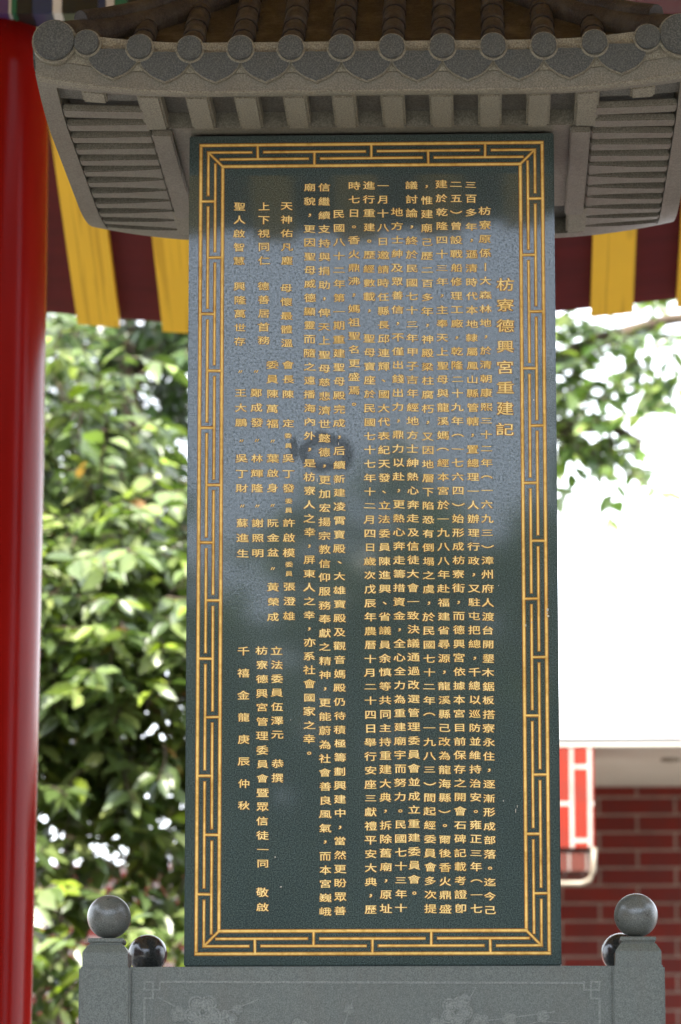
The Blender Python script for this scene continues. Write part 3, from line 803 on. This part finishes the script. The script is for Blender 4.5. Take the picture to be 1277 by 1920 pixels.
# ------------------------------------------------------------------ trees
def leaf_mesh(name, spots, parent, seed, tints):
    """spots: (point, direction, length)"""
    rr = random.Random(seed); vs, fs, cs = [], [], []
    for (p, d, L) in spots:
        d = d.normalized()
        n0 = Vector((rr.gauss(0, .45), rr.gauss(0, .45) - .25, 1)).normalized()
        sx = d.cross(n0)
        if sx.length < 1e-3: continue
        sx.normalize(); nn = sx.cross(d)
        w = L * rr.uniform(.23, .31); fold = w * rr.uniform(.1, .45); droop = L * rr.uniform(.02, .22)
        def pt(t, u, up=0): return p + d * (L * t) + sx * (u * w) + nn * (abs(u) * fold - droop * t * t + up)
        b = len(vs)
        vs += [pt(0, 0), pt(.28, -.85), pt(.28, 0), pt(.28, .85), pt(.62, -.80), pt(.62, 0), pt(.62, .80), pt(1.0, 0), pt(.86, -.28), pt(.86, .28)]
        fs += [(b, b + 2, b + 1), (b, b + 3, b + 2), (b + 1, b + 2, b + 5, b + 4), (b + 2, b + 3, b + 6, b + 5), (b + 4, b + 5, b + 7, b + 8), (b + 5, b + 6, b + 9, b + 7)]
        t = rr.choices(tints, [q[1] for q in tints])[0][0]; k = rr.uniform(.75, 1.3)
        cs += [(t[0] * k, t[1] * k, t[2] * k, 1)] * 10
    me = bpy.data.meshes.new(name); me.from_pydata([tuple(v) for v in vs], [], fs)
    at_ = me.color_attributes.new('leaf_tint', 'FLOAT_COLOR', 'POINT')
    at_.data.foreach_set('color', [c for q in cs for c in q])
    me.shade_smooth(); me.update()
    return link(name, me, M_LEAF, parent)
GREEN = [((.075, .115, .040), 5), ((.105, .15, .055), 5), ((.15, .195, .075), 4), ((.21, .25, .10), 1.6), ((.20, .27, .035), 1.3), ((.05, .08, .03), 2), ((.30, .16, .07), .12)]
PALE = [((.07, .115, .03), 4), ((.11, .16, .045), 4), ((.18, .23, .06), 2), ((.04, .075, .02), 2)]
GREEN = [((t[0] * 1.04, t[1] * 1.02, t[2] * .82), w_) for t, w_ in GREEN]
def twig_spots(rr, c, d, L, nl, leafL, out, twigs):
    pts = [c]; p = c.copy(); dd = d.normalized()
    for k in range(4):
        dd = (dd + Vector((rr.gauss(0, .16), rr.gauss(0, .16), rr.gauss(-.10, .12)))).normalized(); p = p + dd * (L / 4); pts.append(p.copy())
    twigs.append(pts)
    for i in range(nl):
        t = (i + .7) / nl * 3.999; k = int(t); q = pts[k].lerp(pts[k + 1], t - k)
        ax = (pts[k + 1] - pts[k]).normalized()
        side = ax.cross(Vector((rr.gauss(0, .3), rr.gauss(0, .3), 1))).normalized() * (1 if i % 2 else -1)
        ld = ax * rr.uniform(.3, .9) + side * rr.uniform(.5, 1.1) + Vector((0, 0, rr.uniform(-.75, .1)))
        out.append((q + side * .01, ld, leafL * rr.uniform(.7, 1.2)))
def tree(label, base, trunk, limbs, clumps, leafL, seed, tints=GREEN, tw=(.35, 9), r0=.12, group=None, reject=None):
    rr = random.Random(seed)
    t = empty('broadleaf_tree', base, label, 'tree', group)
    m = MB(); m.tube([Vector(p) for p in trunk], [r0 * (1 - .55 * i / (len(trunk) - 1)) for i in range(len(trunk))], 10)
    for l in limbs: m.tube([Vector(p) for p in l], [r0 * .5 * (1 - .75 * i / (len(l) - 1)) for i in range(len(l))], 7)
    sp, tws = [], []
    for (c, rad, nt_) in clumps:
        c = Vector(c)
        for _ in range(nt_):
            u = Vector((rr.gauss(0, 1), rr.gauss(0, 1), rr.gauss(0, 1))).normalized() * rr.uniform(.15, 1) ** .5
            p = c + Vector((u.x * rad[0], u.y * rad[1], u.z * rad[2]))
            if reject and reject(p): continue
            d = Vector((u.x, u.y * .8 - .25, u.z * .4 + rr.uniform(-.5, .5)))
            twig_spots(rr, p, d, tw[0] * rr.uniform(.6, 1.2), tw[1], leafL, sp, tws)
    m.build('trunk', M_BARK, t)
    b = MB()
    for q in tws: b.tube(q, [.006, .005, .004, .003, .002], 4, cap=False)
    b.build('twigs', M_BARK, t, recalc=False)
    leaf_mesh('crown', sp, t, seed + 1, tints)
    return t
rt = random.Random(11)
def A(px_, py_, Y): p = at(px_, py_, Y); return (p.x, p.y, p.z)
# near tree on the left: fills the gap between column and stele
cl = []
for (x, y, Y, r, n_) in ((110, 700, 8.6, .42, 26), (150, 850, 9.0, .40, 26), (300, 1010, 9.2, .42, 34), (190, 1000, 8.8, .40, 34), (90, 1120, 9.0, .40, 30), (230, 1160, 8.4, .42, 44), (340, 1200, 9.0, .38, 32),
                        (130, 1260, 8.8, .42, 40), (260, 1330, 8.7, .45, 44), (110, 1400, 9.0, .32, 24), (330, 1420, 9.0, .3, 16), (210, 1440, 9.2, .26, 10), (90, 1500, 9.2, .2, 5), (340, 1540, 9.2, .22, 6), (180, 1560, 9.2, .28, 5), (270, 1590, 9.2, .22, 5), (325, 1610, 9.3, .18, 4), (300, 1550, 9.3, .18, 4), (120, 1640, 9.2, .2, 5),
                        (150, 1740, 9.0, .3, 22), (300, 1700, 9.2, .22, 9), (240, 1830, 8.8, .34, 20), (90, 1860, 9.0, .34, 26), (340, 1790, 9.3, .2, 6), (215, 1660, 9.3, .2, 5), (120, 1670, 9.3, .2, 5), (-40, 900, 9, .5, 40), (-60, 1200, 9, .5, 44), (-80, 1500, 9, .5, 40), (-60, 1800, 9, .5, 40),
                        (-200, 1000, 9.2, .6, 44), (-220, 1350, 9.2, .6, 50), (-220, 1700, 9.2, .6, 44), (440, 1150, 9.4, .5, 34), (450, 1400, 9.4, .5, 34), (430, 1000, 9.6, .4, 26)):
    Y = Y - 1.35 * max(0, (y - 760) / 1100)
    cl.append((A(x, y, Y), (r, r * .9, r * .8), int(n_ * (1.45 if y < 1660 else 1.0))))
b0 = A(40, 2300, 9.4); tb = (b0[0], 9.4, 0)
tree('bushy tree with large glossy green leaves between the red column and the stele', tb,
     [tb, (tb[0] + .05, 9.4, 1.2), A(120, 1700, 9.4), A(150, 1350, 9.5), A(170, 1000, 9.6)],
     [[A(140, 1500, 9.45), A(220, 1400, 9.2), A(300, 1330, 8.9)], [A(150, 1300, 9.5), A(80, 1200, 9.2), A(-20, 1150, 9)], [A(160, 1150, 9.5), A(250, 1080, 9.3), A(330, 1010, 9.2)], [A(170, 1000, 9.6), A(150, 880, 9.2), A(110, 720, 8.7)]],
     cl, .138, 21, r0=.05)
# darker tree further back with the bare dark trunk
cl = []
for i in range(34):
    x = rt.uniform(-350, 560); y = rt.uniform(500, 1190)
    cl.append((A(x, y, rt.uniform(11.2, 12.4)), (.5, .45, .45), 24))
for i in range(10):
    cl.append((A(rt.uniform(60, 560), rt.uniform(480, 680), rt.uniform(10.6, 11.6)), (.45, .4, .35), 22))
tb = A(450, 2380, 11.0); tb = (tb[0], 11.0, 0)
tree('dark tree with a bare upright trunk standing behind the bushy tree', tb,
     [tb, A(450, 1700, 11.0), A(400, 1250, 11.0), A(262, 960, 11.0), A(236, 700, 11.0), A(250, 520, 11.1)],
     [[A(243, 900, 11.0), A(180, 780, 11.1), A(90, 700, 11.2)], [A(238, 740, 11.0), A(300, 640, 11.1), A(400, 560, 11.2)]], cl, .12, 33, r0=.075, tints=[((.035, .065, .020), 5), ((.05, .09, .026), 4), ((.09, .14, .04), 1.2)])
# pale tree on the right hanging over the white sky
cl = []
for (x, y, Y, r, n_) in ((1045, 655, 10.4, .17, 12), (1100, 690, 10.4, .16, 7), (1050, 760, 10.3, .16, 12), (1085, 800, 10.3, .15, 14), (1130, 800, 10.3, .14, 9), (1060, 850, 10.3, .12, 9), (1170, 790, 10.2, .13, 6), (1150, 870, 10.2, .12, 8),
                        (1180, 900, 10.2, .08, 5), (1185, 650, 10.5, .16, 3), (1240, 760, 10.3, .10, 4), (1250, 610, 10.4, .14, 6), (1262, 640, 10.4, .09, 4), (1225, 700, 10.5, .12, 2), (1280, 810, 10.4, .1, 3), (1000, 780, 10.4, .3, 30), (980, 680, 10.5, .35, 34), (960, 850, 10.5, .25, 20),
                        (900, 760, 10.6, .4, 40), (820, 700, 10.6, .5, 40), (800, 850, 10.6, .5, 40), (1320, 640, 10.4, .3, 16), (1400, 620, 10.5, .4, 30), (1100, 560, 10.5, .3, 16), (1250, 540, 10.5, .3, 18)):
    cl.append((A(x, y, Y), (r * 1.1, r, r * .8), max(2, int(n_ * .55)) if x > 1030 else n_))
tb = A(860, 2380, 10.6); tb = (tb[0], 10.6, 0)
tree('tree with sparse pale green leaves hanging against the white sky right of the stele', tb,
     [tb, A(850, 1600, 10.6), A(860, 1100, 10.6), A(900, 760, 10.6)],
     [[A(870, 960, 10.6), A(960, 860, 10.5), A(1060, 800, 10.4), A(1150, 800, 10.3), A(1200, 830, 10.2)], [A(890, 800, 10.6), A(1000, 700, 10.5), A(1120, 640, 10.5), A(1250, 600, 10.5), A(1400, 580, 10.5)]],
     cl, .135, 45, tints=PALE, tw=(.26, 6), r0=.14)
# trees across the court behind the camera: stone mirrors two, outer pair added to block low sky
for k, (x, y, h, rx_, lab) in enumerate(((2.9, -30, 10.8, 4.6, 'tall rounded tree across the court, mirrored in the right of the stele'), (-3.3, -31, 9.0, 4.8, 'lower spreading tree across the court, mirrored in the left of the stele'),
                                         (11, -31, 10.5, 4.6, 'broad tree added at the right end of the row across the court to block low sky'), (-13.5, -31, 10.0, 4.8, 'broad tree added at the left end of the row across the court to block low sky'))):
    rr = random.Random(k); cl = []
    for i in range(44):
        u = Vector((rr.gauss(0, 1), rr.gauss(0, 1), rr.gauss(0, 1))).normalized() * rr.uniform(.3, 1)
        cl.append(((x + u.x * rx_, y + u.y * 2.0, h * .56 + u.z * h * .38), (1.0, 1.0, .8), 24))
    tree(lab, (x, y, 0), [(x, y, 0), (x + .1, y, h * .3), (x - .1, y, h * .7)], [[(x, y, h * .3), (x + 1, y, h * .5), (x + 2, y, h * .65)], [(x, y, h * .35), (x - 1, y, h * .5), (x - 2, y, h * .62)]], cl, .5, 60 + k, tw=(.8, 7), r0=.3)
# wings added out of view to block sky light from the sides
for sx, lab in ((-1, 'maroon wing added out of view left of the hall to block side sky'), (1, 'maroon wing added out of view right of the hall to block side sky')):
    X = sx * 12.5
    wg = empty('side_sky_blocker', (X, -12, 0), lab, 'building')
    MB().box(X - 2.5, X + 2.5, -24, 0, .006, 6.6).build('wall', M_BRICK, wg)
    m = MB(); m.prism([(X - 3.3, 6.602), (X + 3.3, 6.602), (X, 9.4)], -24.6, .6); m.build('roof', M_ROOF, wg)
    for yy in (-20, -15, -9, -4):
        xa = X - sx * 2.5
        f_ = MB(); f_.box(min(xa - .03, xa + .03), max(xa - .03, xa + .03), yy - .8, yy + .8, 1.2, 3.4, .01); fo = f_.build('window', M_CREAM, wg)
        f_ = MB(); f_.box(xa - .035, xa + .035, yy - .68, yy + .68, 1.32, 3.28); f_.build('pane', M_BALLD, fo)
